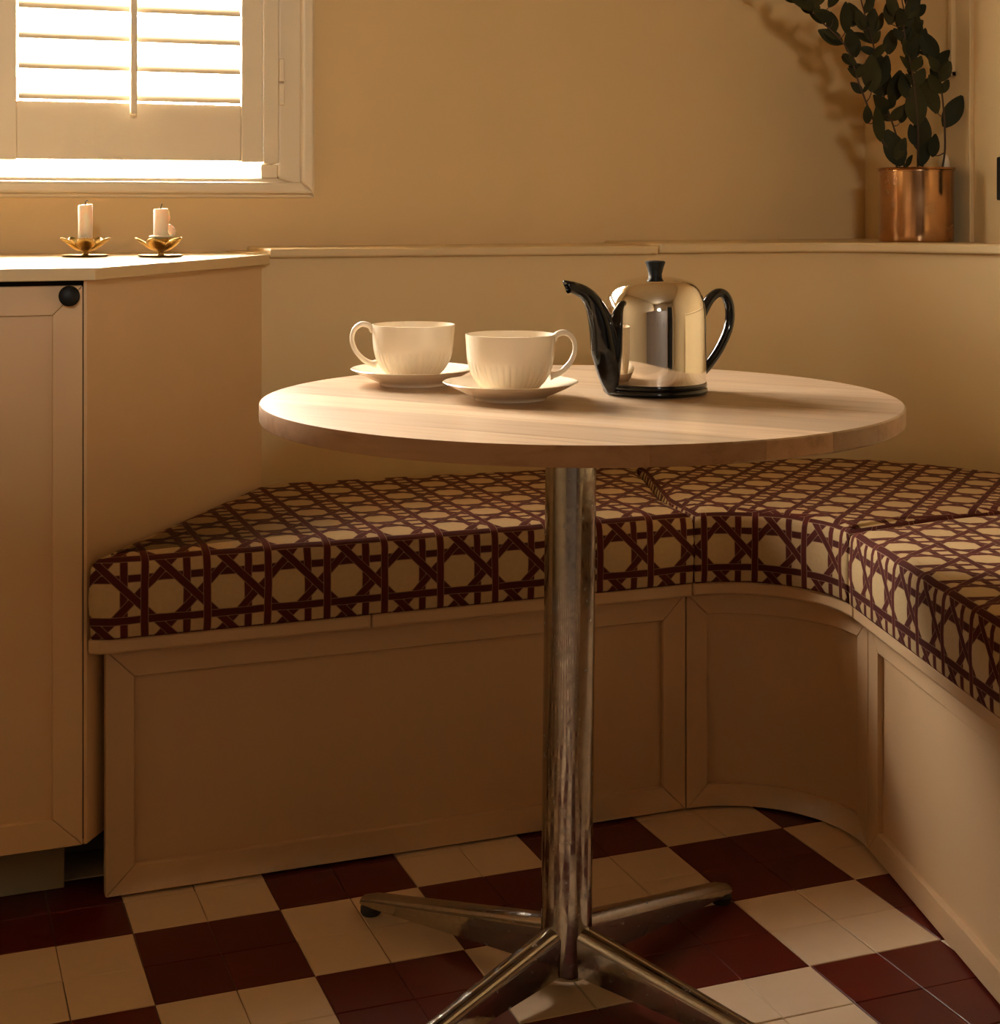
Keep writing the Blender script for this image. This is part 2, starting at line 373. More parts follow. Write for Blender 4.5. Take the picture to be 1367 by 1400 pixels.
# shutters: louvred leaves in the reveal
LW, LH = .4855, .955
def shutter(x0, label):
    s = empty('window_shutter', (x0, YW, 1.0595), 0, label, 'shutter', 'louvred shutter leaves')
    D0, D1 = -.016, .014; st = .0405; rb = .1065
    boxo('stile', (0, st, D0, D1, 0, LH), M['white'], s, .002); boxo('stile', (LW - st, LW, D0, D1, 0, LH), M['white'], s, .002)
    boxo('rail', (st + .0004, LW - st - .0004, D0 + .004, D1, .002, rb), M['white'], s, .0015)
    boxo('rail', (st + .0004, LW - st - .0004, D0 + .004, D1, LH - .08, LH), M['white'], s, .0015)
    n = 14; pitch = .0542; blade = None
    for i in range(n):
        z = rb + .0205 + i * pitch
        if blade is None:
            w, th, N_ = .064, .0125, 12
            pts = []
            for k_ in range(N_):
                a = 2 * math.pi * k_ / N_
                pts.append((math.cos(a) * w / 2, math.sin(a) * th / 2))
            v = [(x, p[0], p[1]) for x in (st + .003, LW - st - .003) for p in pts]
            f = [tuple(range(N_)), tuple(range(N_, 2 * N_))[::-1]] + [(a, (a + 1) % N_, N_ + (a + 1) % N_, N_ + a) for a in range(N_)]
            blade = mesh('louvre', v, f, True, 50); blade.materials.append(M['white'])
        o = link('louvre', blade, s); o.location = (0, .004, z); o.rotation_euler = (R(33), 0, 0)
    boxo('tilt_rod', (LW / 2 - .0065, LW / 2 + .0065, D0 - .030, D0 - .018, rb - .024, LH - .1), M['white'], s, .003)
    return s
shutter(.1407, 'white louvred shutter leaf beside the wall, above the candles')
shutter(-.3475, 'white louvred shutter leaf on the far half of the window')
fr = boxo('shutter_post', (.6270, .6556, YW - .020, YW + .03, 1.0575, WZ1 - .02), M['white'], win, .002)
boxo('sill_block', (.6230, .6550, YW - .012, YW + .12, 1.0300, 1.0555), M['white'], win, .002)
boxo('shutter_post', (WX0, -.3490, YW - .020, YW + .03, WZ0 - .001, WZ1 - .02), M['white'], win, .002)
hg = link('hinge', mesh('hinge', *join(box(.656, .666, YW - .0245, YW - .014, 1.168, 1.210), box(.656, .666, YW - .0245, YW - .014, 1.212, 1.256))), win, M['white']); bev(hg, .002)

# small fill window, added out of view to light the camera-facing surfaces
w2 = empty('added_fill_window'); w2['kind'] = 'structure'
for x0, x1, z0, z1 in ((FX0, FX0 + .03, FZ0, FZ1), (FX1 - .03, FX1, FZ0, FZ1), (FX0 + .03, FX1 - .03, FZ0, FZ0 + .03), (FX0 + .03, FX1 - .03, FZ1 - .03, FZ1)):
    boxo('fill_window_frame', (x0, x1, YF - .12, YF - .06, z0, z1), M['white'], w2)
boxo('pane', (FX0 + .03, FX1 - .03, YF - .092, YF - .088, FZ0 + .03, FZ1 - .03), M['glass'], w2, 0)

# ------------------------------------------------------------------ framed-panel builder (straight or curved)
def piece(name, path, quad, d0, d1, mat, parent, nseg=1, bevel=.0012):
    """quad=(bottom-left, bottom-right, top-right, top-left) in (s,z); swept along path(s)->(x,y,nx,ny); d = proud of path"""
    bl, br, tr, tl = quad; v, f = [], []
    for d in (d0, d1):
        for (a, b_) in ((bl, br), (tl, tr)):
            for i in range(nseg + 1):
                t = i / nseg; s = a[0] + (b_[0] - a[0]) * t; z = a[1] + (b_[1] - a[1]) * t
                x, y, nx, ny = path(s); v.append((x + nx * d, y + ny * d, z))
    n = nseg + 1
    for i in range(nseg):
        f.append((i, i + 1, n + i + 1, n + i)); f.append((2 * n + i, 3 * n + i, 3 * n + i + 1, 2 * n + i + 1))
        f.append((i, 2 * n + i, 2 * n + i + 1, i + 1)); f.append((n + i, n + i + 1, 3 * n + i + 1, 3 * n + i))
    f.append((0, n, 3 * n, 2 * n)); f.append((nseg, 2 * n + nseg, 3 * n + nseg, n + nseg))
    o = link(name, mesh(name, v, f, nseg > 1, 40), parent, mat); bev(o, bevel, 2, 40); return o
def framed(path, L, z0, z1, w, mat, parent, nseg=1, thick=.02, rec=.009, names=('stile', 'rail', 'panel')):
    g = .00035
    piece(names[1], path, ((g, z0), (L - g, z0), (L - w - g, z0 + w), (w + g, z0 + w)), -thick, 0, mat, parent, nseg)
    piece(names[1], path, ((w + g, z1 - w), (L - w - g, z1 - w), (L - g, z1), (g, z1)), -thick, 0, mat, parent, nseg)
    piece(names[0], path, ((0, z0 + g), (w, z0 + w + g), (w, z1 - w - g), (0, z1 - g)), -thick, 0, mat, parent, 1)
    piece(names[0], path, ((L - w, z0 + w + g), (L, z0 + g), (L, z1 - g), (L - w, z1 - w - g)), -thick, 0, mat, parent, 1)
    b = .007   # sloped inner bead
    piece(names[2], path, ((w - .002, z0 + w - .002), (L - w + .002, z0 + w - .002), (L - w + .002, z1 - w + .002), (w - .002, z1 - w + .002)), -thick + .001, -rec, mat, parent, nseg, .0005)
def line_path(p, q):
    p, q = Vector(p), Vector(q); t = (q - p).normalized(); n = Vector((t.y, -t.x))
    return (lambda s: (p.x + t.x * s, p.y + t.y * s, n.x, n.y)), (q - p).length

# added cupboard-shaped blocker behind the camera: shades the low room from the added window
dz = empty('light_blocker', (0, 0, 0), 0, 'added unseen dark block with four tall doors, shading the low part of the room', 'light_blocker')
DM = paint('dark_blocker_paint', (.10, .07, .05), .4)
boxo('carcass', (-1.25, .90, -.72, -.34, .05, 1.275), DM, dz); boxo('top', (-1.27, .92, -.74, -.30, 1.2755, 1.30), DM, dz); boxo('plinth', (-1.22, .87, -.70, -.37, 0.001, .05), DM, dz)
for i in range(4):
    x0 = -1.24 + i * .5325; dd = boxo('door', (x0, x0 + .525, -.3395, -.32, .07, 1.25), DM, dz, .003)
    boxo('handle', (x0 + .25, x0 + .275, -.3195, -.305, .70, .80), M['black'], dd, .004)

# bench plan: straight run on Y=YB, arc of radius RB, then a run angled like the room
YB, RB = 2.243, .190
ang_r = R(-104.4); dr = Vector((math.cos(ang_r), math.sin(ang_r)))
P_in = Vector((1.418, YB)); tl_ = RB * math.tan(R(104.4) / 2)
A0 = Vector((P_in.x - tl_, YB)); A1 = P_in + dr * tl_; CEN = Vector((A0.x, YB - RB))
def arc_path(r):
    def f(s):
        a = R(90) - s / RB                              # s is measured on radius RB
        return (CEN.x + r * math.cos(a), CEN.y + r * math.sin(a), -math.cos(a), -math.sin(a))
    return f
ARC = R(104.4) * RB
END = A1 + dr * 1.0
PT = .3515; BT = .3735; CT = .487
def inner_at(off):
    """plan polyline of the seat front, moved out by off: list for straight, arc, right"""
    r = RB - off
    arc = [(CEN.x + r * math.cos(R(90) - R(104.4) * i / 16), CEN.y + r * math.sin(R(90) - R(104.4) * i / 16)) for i in range(17)]
    n = Vector((dr.y, -dr.x)); return arc, n * off
# --- bases
b1 = empty('bench_base', (0, 0, 0), 0, 'long straight cream bench base with one shaker panel under the seat', 'bench', 'bench bases')
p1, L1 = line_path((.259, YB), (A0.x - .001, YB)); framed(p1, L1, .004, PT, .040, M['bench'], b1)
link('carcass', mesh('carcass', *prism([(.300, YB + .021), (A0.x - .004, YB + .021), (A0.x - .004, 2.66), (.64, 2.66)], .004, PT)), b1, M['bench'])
b2 = empty('bench_base', (0, 0, 0), 0, 'concave curved bench base filling the corner between two straight ones', 'bench', 'bench bases')
arcp = arc_path(RB)
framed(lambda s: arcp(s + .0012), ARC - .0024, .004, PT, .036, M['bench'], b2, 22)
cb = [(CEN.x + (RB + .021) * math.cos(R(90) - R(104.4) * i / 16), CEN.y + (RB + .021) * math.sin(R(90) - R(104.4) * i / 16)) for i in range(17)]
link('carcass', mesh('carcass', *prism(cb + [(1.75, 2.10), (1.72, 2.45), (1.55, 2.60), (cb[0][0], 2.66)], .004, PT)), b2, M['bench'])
b3 = empty('bench_base', (0, 0, 0), 0, 'angled bench base running away from the curved corner towards the room', 'bench', 'bench bases')
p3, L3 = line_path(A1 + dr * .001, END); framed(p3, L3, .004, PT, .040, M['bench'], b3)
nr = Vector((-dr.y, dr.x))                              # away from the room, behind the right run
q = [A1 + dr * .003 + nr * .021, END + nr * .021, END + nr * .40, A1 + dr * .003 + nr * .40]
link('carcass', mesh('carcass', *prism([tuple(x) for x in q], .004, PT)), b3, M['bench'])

# --- seat boards
OV = .024
def board(label, poly):
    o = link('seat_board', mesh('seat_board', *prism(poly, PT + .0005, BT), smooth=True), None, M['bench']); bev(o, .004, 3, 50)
    return tag(o, label, 'seat board', 'painted seat boards')
sx = .6403
YS = YB - OV
lx = lambda y: .2375 + (y - 2.243) * .7075              # face line of the cabinet's slanted side
board('short painted seat board against the slanted cabinet side', [(.2485, YS), (sx - .0008, YS), (sx - .0008, 2.70), (lx(2.70) + .004, 2.70), (lx(YS + .012) + .004, YS + .012)])
board('painted seat board between the short board and the curved one', [(sx + .0008, YS), (A0.x - .0008, YS), (A0.x - .0008, 2.66), (sx + .0008, 2.70)])
arc_b, off_n = inner_at(OV)
arc_b[0] = (A0.x + .0008, arc_b[0][1])
board('curved painted seat board over the concave bench base', arc_b + [(1.72, 2.12), (1.74, 2.40), (1.62, 2.58), (1.50, 2.62), (A0.x + .0008, 2.66)])
fr_ = -nr * OV
q = [A1 + dr * .0016 + fr_, END + fr_, END + nr * .42, A1 + dr * .0016 + nr * .36]
board('angled painted seat board beyond the curved one', [tuple(x) for x in q])

# --- cushions
PER = .0872
def cushion(label, front, rest, uvtop, uvfront, z0=BT + .0005, z1=CT, rnd=.016, crown=.006):
    """front: polyline of the front edge; rest: remaining outline points (counter-clockwise overall)"""
    poly = list(front) + list(rest); n = len(poly)
    cx = sum(p[0] for p in poly) / n; cy = sum(p[1] for p in poly) / n
    def inset(d):
        out = []
        for i in range(n):
            p0, p1_, p2 = Vector(poly[i - 1]), Vector(poly[i]), Vector(poly[(i + 1) % n])
            t0 = (p1_ - p0).normalized(); t1 = (p2 - p1_).normalized()
            n0 = Vector((-t0.y, t0.x)); n1 = Vector((-t1.y, t1.x)); bis = (n0 + n1); bis.normalize()
            out.append(p1_ + bis * d / max(.35, bis.dot(n0)))
        return out
    rings = [(0.002, z0), (0, z0 + .004), (-.002, (z0 + z1) / 2), (0, z1 - rnd)] + [(rnd * (1 - math.cos(R(a))), z1 - rnd + rnd * math.sin(R(a))) for a in (30, 60, 90)] + [(.024, z1 + .002)]
    bm = bmesh.new(); uvl = bm.loops.layers.uv.new('UVMap'); V = []
    for d, z in rings: V.append([bm.verts.new((p.x, p.y, z)) for p in inset(d)])
    arc = [0.0]
    for i in range(n): arc.append(arc[-1] + (Vector(poly[(i + 1) % n]) - Vector(poly[i])).length)
    prof = [0.0]
    for (d0, z0_), (d1, z1_) in zip(rings, rings[1:]): prof.append(prof[-1] + math.hypot(d1 - d0, z1_ - z0_))
    ptop = prof[3]
    for k_ in range(len(rings) - 1):
        for i in range(n):
            j = (i + 1) % n; fa = bm.faces.new((V[k_][i], V[k_][j], V[k_ + 1][j], V[k_ + 1][i])); fa.smooth = True
            for lp, (ii, kk) in zip(fa.loops, ((i, k_), (i + 1, k_), (i + 1, k_ + 1), (i, k_ + 1))):
                co = lp.vert.co
                if k_ >= 5: lp[uvl].uv = uvtop(co.x, co.y)
                else: lp[uvl].uv = uvfront(arc[ii], co, z0 + prof[kk])
    bm.faces.new(V[0][::-1])
    ft = bm.faces.new(V[-1]); ft.smooth = True
    for lp in ft.loops: lp[uvl].uv = uvtop(lp.vert.co.x, lp.vert.co.y)
    me = bpy.data.meshes.new('seat_cushion'); bm.normal_update(); bmesh.ops.triangulate(bm, faces=[f for f in bm.faces if len(f.verts) > 4], ngon_method='EAR_CLIP')
    bm.normal_update(); bm.to_mesh(me); bm.free()
    return tag(link('seat_cushion', me, None, M['cane']), label, 'cushion', 'cane-print seat cushions')
YC = YB - .030
def sub(a, b_, n): return [(a[0] + (b_[0] - a[0]) * i / n, a[1] + (b_[1] - a[1]) * i / n) for i in range(n)]
# left cushion: pattern runs straight over the front edge
ZO = .4285
fl_ = [(lx(YC + .02) + .006, YC + .010), (.262, YC)] + sub((.30, YC), (A0.x - .004, YC), 8) + [(A0.x - .0035, YC + .001)]
rs_ = [(A0.x - .001, YC + .05), (A0.x + .012, 2.35), (A0.x + .06, 2.50), (1.27, 2.62), (1.275, 2.665), (1.1, 2.688), (.85, 2.708), (.60, 2.722), (lx(2.70) + .007, 2.70)]
def uvF(arc, co, pv): return ((co.x - .4257) / PER + .5 if co.y < YC + .012 else arc / PER, (pv - ZO) / PER + .5)
def uvT(x, y): return ((x - .4257) / PER + .5, (CT - ZO + (y - YC) - .007) / PER + .5)
cushion('cane-print cushion on the long bench beside the cabinet', fl_, rs_, uvT, uvF)
# corner cushion: print turned on the bias on top
rc = RB - .030
arc_c = [(CEN.x + rc * math.cos(R(90) - R(104.4) * i / 18), CEN.y + rc * math.sin(R(90) - R(104.4) * i / 18)) for i in range(19)]
arc_c[0] = (A0.x + .001, arc_c[0][1])
rs2 = [(1.50, 2.045), (1.62, 2.052), (1.80, 2.045), (1.87, 2.14), (1.895, 2.28), (1.88, 2.36), (1.84, 2.44), (1.795, 2.51), (1.735, 2.575), (1.68, 2.612), (1.59, 2.634), (1.45, 2.650), (1.285, 2.664), (1.28, 2.62), (A0.x + .068, 2.50), (A0.x + .019, 2.35), (A0.x + .006, YC + .05)]
ca, sa = math.cos(R(43)), math.sin(R(43))
def uvF2(arc, co, pv): return (arc / PER * 1.06 - .02, (pv - ZO) / PER + .5)
def uvT2(x, y): return ((x * ca + y * sa) / PER, (-x * sa + y * ca) / PER + .3)
cushion('cane-print corner cushion on the curved bench, print laid on the bias', arc_c, rs2, uvT2, uvF2)
# right cushion
o3 = -nr * .030
f3 = [A1 + dr * .004 + o3] + [A1 + dr * (.02 + .09 * i) + o3 for i in range(11)]
r3 = [END + nr * .38, A1 + dr * .35 + nr * .42, A1 + dr * .10 + nr * .44, Vector((1.80, 2.040)), Vector((1.62, 2.047)), Vector((1.50, 2.040)), Vector((1.40, 2.015))]
def uvF3(arc, co, pv):
    d = Vector((co.x, co.y)) - A1; return (d.dot(dr) / PER, (pv - ZO) / PER + .5)
def uvT3(x, y):
    d = Vector((x, y)) - A1; return (d.dot(dr) / PER, (CT - ZO + d.dot(nr) + .030 - .007) / PER + .5)
cushion('cane-print cushion on the angled bench beyond the corner cushion', [tuple(x) for x in f3], [tuple(x) for x in r3], uvT3, uvF3)

# ------------------------------------------------------------------ corner cabinet and worktop
cabt = empty('corner_cabinet', (0, 0, 0), 0, 'blush painted cabinet with one black-knobbed door and a slanted side', 'cabinet')
CX0, CF = -.62, 2.255                                    # left end (out of sight), carcass front
DX1 = .2272
body = [(CX0, CF), (DX1 + .004, CF), (.2335, CF), (lx(2.735), 2.735), (lx(2.735), 2.90), (CX0, 2.90)]
link('carcass', mesh('carcass', *prism([(CX0, CF), (.229, CF), (lx(2.73) - .02, 2.73), (.5, 2.90), (CX0, 2.90)], .0865, .872)), cabt, M['dark'])
# slanted side panel, a board of its own
t_ = Vector((.7075, 1)).normalized(); n_ = Vector((t_.y, -t_.x))
a_ = Vector((lx(2.237), 2.237)); b_ = Vector((lx(2.737), 2.737))
sp_ = [a_ + Vector((-.005, 0)), a_, b_, b_ - n_ * .016]
sp = link('side_panel', mesh('side_panel', *prism([tuple(x) for x in sp_], .0865, .8725)), cabt, M['cab']); bev(sp, .001)
def door_leaf(x0, x1, knob_x):
    d = link('door', mesh('door', *box(x0 + .002, x1 - .002, 2.2462, CF - .001, .088, .864)), cabt, M['cab'])
    pth, Ld = line_path((x0, 2.235), (x1, 2.235)); framed(pth, Ld, .0865, .8655, .0405, M['cab'], d, 1, .012, .007)
    kv, kf = lathe([(0, 0), (.006, 0), (.006, .008), (.0125, .011), (.0143, .0145), (.0143, .018), (.012, .0205), (0, .0215)], 28)
    kb = link('knob', mesh('knob', kv, kf, True, 50), d, M['black']); kb.location = (knob_x, 2.2352, .8522); kb.rotation_euler = (R(90), 0, 0)
    return d
door_leaf(-.2215, DX1, .2076)
door_leaf(CX0, -.2245, CX0 + .0196)
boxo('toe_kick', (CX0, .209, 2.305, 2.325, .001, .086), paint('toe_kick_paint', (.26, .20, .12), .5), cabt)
WT = .891
wk = link('worktop', mesh('worktop', *prism([(CX0 - .02, 2.213), (.2419, 2.213), (.597, 2.718), (.597, 2.737), (.53, 2.924), (CX0 - .02, 2.924)], .8735, WT)), None, M['trim']); bev(wk, .0015)
tag(wk, 'pale painted worktop with a slanted corner, carrying the two candles', 'worktop')

# ------------------------------------------------------------------ table
TC, TR, TZ, TT = Vector((.785, 1.788)), .396, .737, .0225
PS = .945                                               # scale of the tea things
base = Vector((.766, 1.785))
tab = empty('pedestal_table', (base.x, base.y, 0), 0, 'round wooden pedestal table on a chrome four-legged base', 'table')
ag = R(-50); top_off = TC - base
N_ = 160; circ = [Vector((TR * math.cos(2 * math.pi * i / N_), TR * math.sin(2 * math.pi * i / N_))) for i in range(N_)]
def clip(poly, y, keep_above):
    out = []
    for i in range(len(poly)):
        p, q_ = poly[i - 1], poly[i]
        ip = (p.y >= y) == keep_above; iq = (q_.y >= y) == keep_above
        if ip != iq:
            t = (y - p.y) / (q_.y - p.y); out.append(p.lerp(q_, t))
        if iq: out.append(q_)
    return out
cuts = [-.41, -.318, -.226, -.142, -.052, .038, .128, .214, .304, .41]
for y0, y1 in zip(cuts, cuts[1:]):
    pl = clip(clip(circ, y0 + .00015, True), y1 - .00015, False)
    # bevel only the rim: stack of three outlines
    def ring(dd): return [Vector((p.x * (1 - dd / TR), p.y)) if abs(p.length - TR) < 1e-4 else p.copy() for p in pl]
    n = len(pl); v = []
    for dd, z in ((.002, -TT), (0, -TT + .002), (0, -.0018), (.0018, 0)): v += [(p.x, p.y, z) for p in ring(dd)]
    f = [tuple(range(n))[::-1], tuple(range(3 * n, 4 * n))]
    for k_ in range(3): f += [(k_ * n + i, k_ * n + (i + 1) % n, (k_ + 1) * n + (i + 1) % n, (k_ + 1) * n + i) for i in range(n)]
    sm = mesh('stave', v, f, True, 30); sm.materials.append(M['wood']); sm.materials.append(M['edge'])
    for pg in sm.polygons:
        if abs(pg.normal.z) < .5: pg.material_index = 1
    o = link('stave', sm, tab); o.location = (top_off.x, top_off.y, TZ); o.rotation_euler = (0, 0, ag)
# chrome column, slightly out of plumb, with a fixing plate under the top
cv, cf = tube([(0, 0, .024), (0, 0, .03)] + [(top_off.x * t * .4, top_off.y * t * .4, .03 + (TZ - TT - .036) * t) for t in (0.0, .5, 1)], [.0300, .0318, .0318, .0318, .0318], 48)
link('column', mesh('column', cv, cf, True, 40), tab, M['chrome'])
cl_v, cl_f = lathe([(0, 0), (.11, 0), (.11, .005), (0, .005)], 40)
o = link('fixing_plate', mesh('fixing_plate', cl_v, cl_f, True, 30), tab, M['blackrub']); o.location = (top_off.x * .8, top_off.y * .8, TZ - TT - .0055)
# four swept legs
def leg_mesh():
    L0, L1_ = .026, .345; v, f = [], []; ns = 14; cs = 14
    for i in range(ns + 1):
        t = i / ns; x = L0 + (L1_ - L0) * t
        ztop = .088 + (.0275 - .088) * t; zbot = .030 + (.0135 - .030) * min(1, t * 1.1); hw = .0155 + (.0115 - .0155) * t
        if t > .93: ztop -= .004 * ((t - .93) / .07) ** 2
        r = min(hw * .92, (ztop - zbot) * .8)
        pts = [(-hw * .9, zbot), (hw * .9, zbot)]
        for k_ in range(cs - 2):
            a = math.pi * k_ / (cs - 3); pts.append((hw * math.cos(a), ztop - r + r * math.sin(a)))
        pts[0], pts[1] = (-hw * .9, zbot), (hw * .9, zbot)
        v += [(x, p, z) for p, z in pts]
    n = cs
    for i in range(ns):
        f += [(i * n + k_, i * n + (k_ + 1) % n, (i + 1) * n + (k_ + 1) % n, (i + 1) * n + k_) for k_ in range(n)]
    f += [tuple(range(n))[::-1], tuple(range(ns * n, (ns + 1) * n))]
    return mesh('leg', v, f, True, 40)
lm = leg_mesh(); lm.materials.append(M['chrome'])
pv, pf = lathe([(0, 0), (.0125, 0), (.0145, .003), (.0145, .010), (.010, .0145), (0, .0145)], 24)
pm = mesh('foot_pad', pv, pf, True, 40); pm.materials.append(M['blackrub'])
for a in (26.2, 120.4, 206.2, 300.4):
    lg = link('leg', lm, tab); lg.rotation_euler = (0, 0, R(a))
    ft = link('foot_pad', pm, lg); ft.location = (.334, 0, 0)

# ------------------------------------------------------------------ cups and saucers
def mm(pr): return [(r / 1000, z / 1000) for r, z in pr]
def dense(pr, n=5):
    return [(p.x, p.y) for p in catmull([(r, z, 0) for r, z in pr], n)]
def saucer(loc, label):
    up = dense(mm([(0.0, 7.2), (20, 7.2), (33, 7.4), (42, 9.0), (55, 12.8), (72, 18.2), (85.5, 23.0)]), 4)
    un = dense(mm([(86.6, 22.2), (74, 15.6), (60, 9.0), (50, 4.8), (46.5, 2.6)]), 4)
    prof = up + un + mm([(46, 0), (43, 0), (42, 2.6), (0, 3)])
    prof[0] = (0, prof[0][1])
    o = link('saucer', mesh('saucer', *lathe(prof, 72), smooth=True, angle=50), None, M['ceramic']); o.location = loc; o.scale = (.97, .97, .96)
    return tag(o, label, 'saucer', 'cream saucers')
def cup(loc, az, label):
    c = empty('teacup', loc, az, label, 'cup', 'cream teacups'); c.scale = (.96, .96, 1.085)
    out = dense(mm([(26, 1.5), (33, 3.6), (42, 10), (49.5, 19.5), (54, 30), (56.3, 41), (57.3, 54), (58.2, 67)]), 5)
    inn = dense(mm([(56.8, 67.2), (55.4, 54), (54.2, 41), (51.6, 30), (46.8, 19.5), (39, 11), (28, 6.5), (0, 6)]), 4)
    prof = mm([(0, 1.6), (22, 1.6), (23, 0), (25.5, 0)]) + out + inn; prof[-1] = (0, prof[-1][1])
    n = 240; v, f = lathe(prof, n)
    nf = 40; vv = []
    for p in v:
        r = math.hypot(p[0], p[1]); z = p[2]
        if 0.0016 < z < .036 and r > .0262:
            k_ = min(range(len(out)), key=lambda i: abs(out[i][1] - z)); 
            if r > out[k_][0] - .0012:
                a = math.atan2(p[1], p[0]); w = math.sin(max(0, min(1, (.0365 - z) / .006)) * math.pi / 2) * min(1, z / .005)
                g = abs(math.sin(a * nf / 2)) ** .7
                s_ = 1 - (.00125 * w * (1 - g)) / r; p = (p[0] * s_, p[1] * s_, z)
        vv.append(p)
    link('bowl', mesh('bowl', vv, f, True, 60), c, M['ceramic'])
    pth = catmull([(.0555, 0, .0605), (.063, 0, .0665), (.0735, 0, .0675), (.0825, 0, .061), (.0855, 0, .0495), (.0815, 0, .037), (.072, 0, .0265), (.062, 0, .0205), (.0515, 0, .0185)], 6)
    rad = [.0040 - .0008 * math.sin(math.pi * i / (len(pth) - 1)) + (.0012 if i < 3 or i > len(pth) - 4 else 0) for i in range(len(pth))]
    link('handle', mesh('handle', *tube(pth, rad, 12, (0, 1, 0), 1.25), smooth=True, angle=60), c, M['ceramic'])
    return c
S1 = (.6335, 1.995, TZ + .0003); S2 = (.6975, 1.800, TZ + .0003)
saucer(S1, 'cream saucer under the fluted cup that stands farther from the teapot'); saucer(S2, 'cream saucer under the fluted cup beside the teapot')
cup((S1[0], S1[1], TZ + .0003 + .0076), R(180 - 20.8 + 8), 'cream fluted teacup farther from the teapot, handle pointing towards the window')
cup((S2[0], S2[1], TZ + .0003 + .0076), R(-20.8 + 10), 'cream fluted teacup beside the teapot, handle pointing towards the spout')

# ------------------------------------------------------------------ teapot
TPL = (.894, 1.794, TZ + .0003)
tp = empty('teapot', TPL, R(180 - 20.8 + 25), 'black ceramic teapot under a polished steel cosy with black knob', 'teapot'); tp.scale = (.985, .985, .955)   # local +x = spout
pr = mm([(0, 1), (60, 1), (64, 0), (67, 1.5), (68.3, 4.5), (67.2, 7.5), (65.6, 8.6), (66.6, 9.8), (67.3, 12.5), (66.4, 15.4), (63, 16.5), (0, 16.5)])
link('base', mesh('base', *lathe(pr, 72), smooth=True, angle=50), tp, M['blackgloss'])
pr = mm([(63.5, 15.2), (65.4, 15.2)]) + dense(mm([(65.6, 16), (65.8, 45), (65.8, 80), (65.6, 101), (64.2, 117), (60.6, 131), (53.5, 142.5), (42, 150), (24, 154.5), (8, 156)]), 6)[1:] + mm([(0, 156.3)])
link('cosy', mesh('cosy', *lathe(pr, 96), smooth=True, angle=60), tp, M['steel'])
kv, kf = lathe(mm([(0, 154), (9.6, 154.6), (9, 156.5), (8.6, 158), (10.5, 167), (12.9, 174.2), (13.1, 175.4), (11.5, 176.6), (0, 177.4)]), 36)
link('knob', mesh('knob', kv, kf, True, 50), tp, M['black'])
# spout: elliptical loft, fat where it leaves the body
sp_pts = [(.052, 0, .014), (.060, 0, .028), (.0715, 0, .060), (.0795, 0, .094), (.090, 0, .120), (.1025, 0, .1350), (.1175, 0, .1425), (.1285, 0, .1445)]
sr = [.0225, .0225, .0215, .0165, .0118, .0094, .0082, .0083]; sw_ = [.015, .0165, .0175, .0165, .0125, .0098, .0085, .0084]
path = catmull(sp_pts, 6); m_ = len(path); v, f = [], []; n = 24
def lerp_list(l, t): i = min(int(t), len(l) - 2); return l[i] + (l[i + 1] - l[i]) * (t - i)
def spout_ring(i, sc_=1.0, shift=0.0):
    t = i / 6; tg = (path[min(i + 1, m_ - 1)] - path[max(i - 1, 0)]).normalized()
    a = Vector((0, 1, 0)); b2_ = tg.cross(a)
    out = []
    for k_ in range(n):
        w = 2 * math.pi * k_ / n
        p = path[i] + a * math.cos(w) * lerp_list(sw_, t) * sc_ + b2_ * math.sin(w) * lerp_list(sr, t) * sc_
        if i == m_ - 1: p += tg * math.sin(w) * .0065          # slanted pouring lip
        out.append(p + tg * shift)
    return out
rows = [spout_ring(i) for i in range(m_)] + [spout_ring(m_ - 1, .86, .0006), spout_ring(m_ - 1, .72, -.002), spout_ring(m_ - 4, .62), spout_ring(m_ - 8, .4)]
for r_ in rows: v += r_
for i in range(len(rows) - 1): f += [(i * n + k_, i * n + (k_ + 1) % n, (i + 1) * n + (k_ + 1) % n, (i + 1) * n + k_) for k_ in range(n)]
f += [tuple(range(n))[::-1], tuple(range((len(rows) - 1) * n, len(rows) * n))]
link('spout', mesh('spout', v, f, True, 70), tp, M['blackgloss'])
hp = catmull([(-.060, 0, .0165), (-.0665, 0, .022), (-.083, 0, .036), (-.100, 0, .058), (-.1125, 0, .084), (-.1150, 0, .108), (-.1085, 0, .1265), (-.097, 0, .1315), (-.084, 0, .124), (-.073, 0, .109), (-.063, 0, .092)], 6)
hr = [.0062 + .0022 * (abs(2 * i / (len(hp) - 1) - 1) ** 3) for i in range(len(hp))]
link('handle', mesh('handle', *tube(hp, hr, 14, (0, 1, 0), 1.15), smooth=True, angle=60), tp, M['blackgloss'])

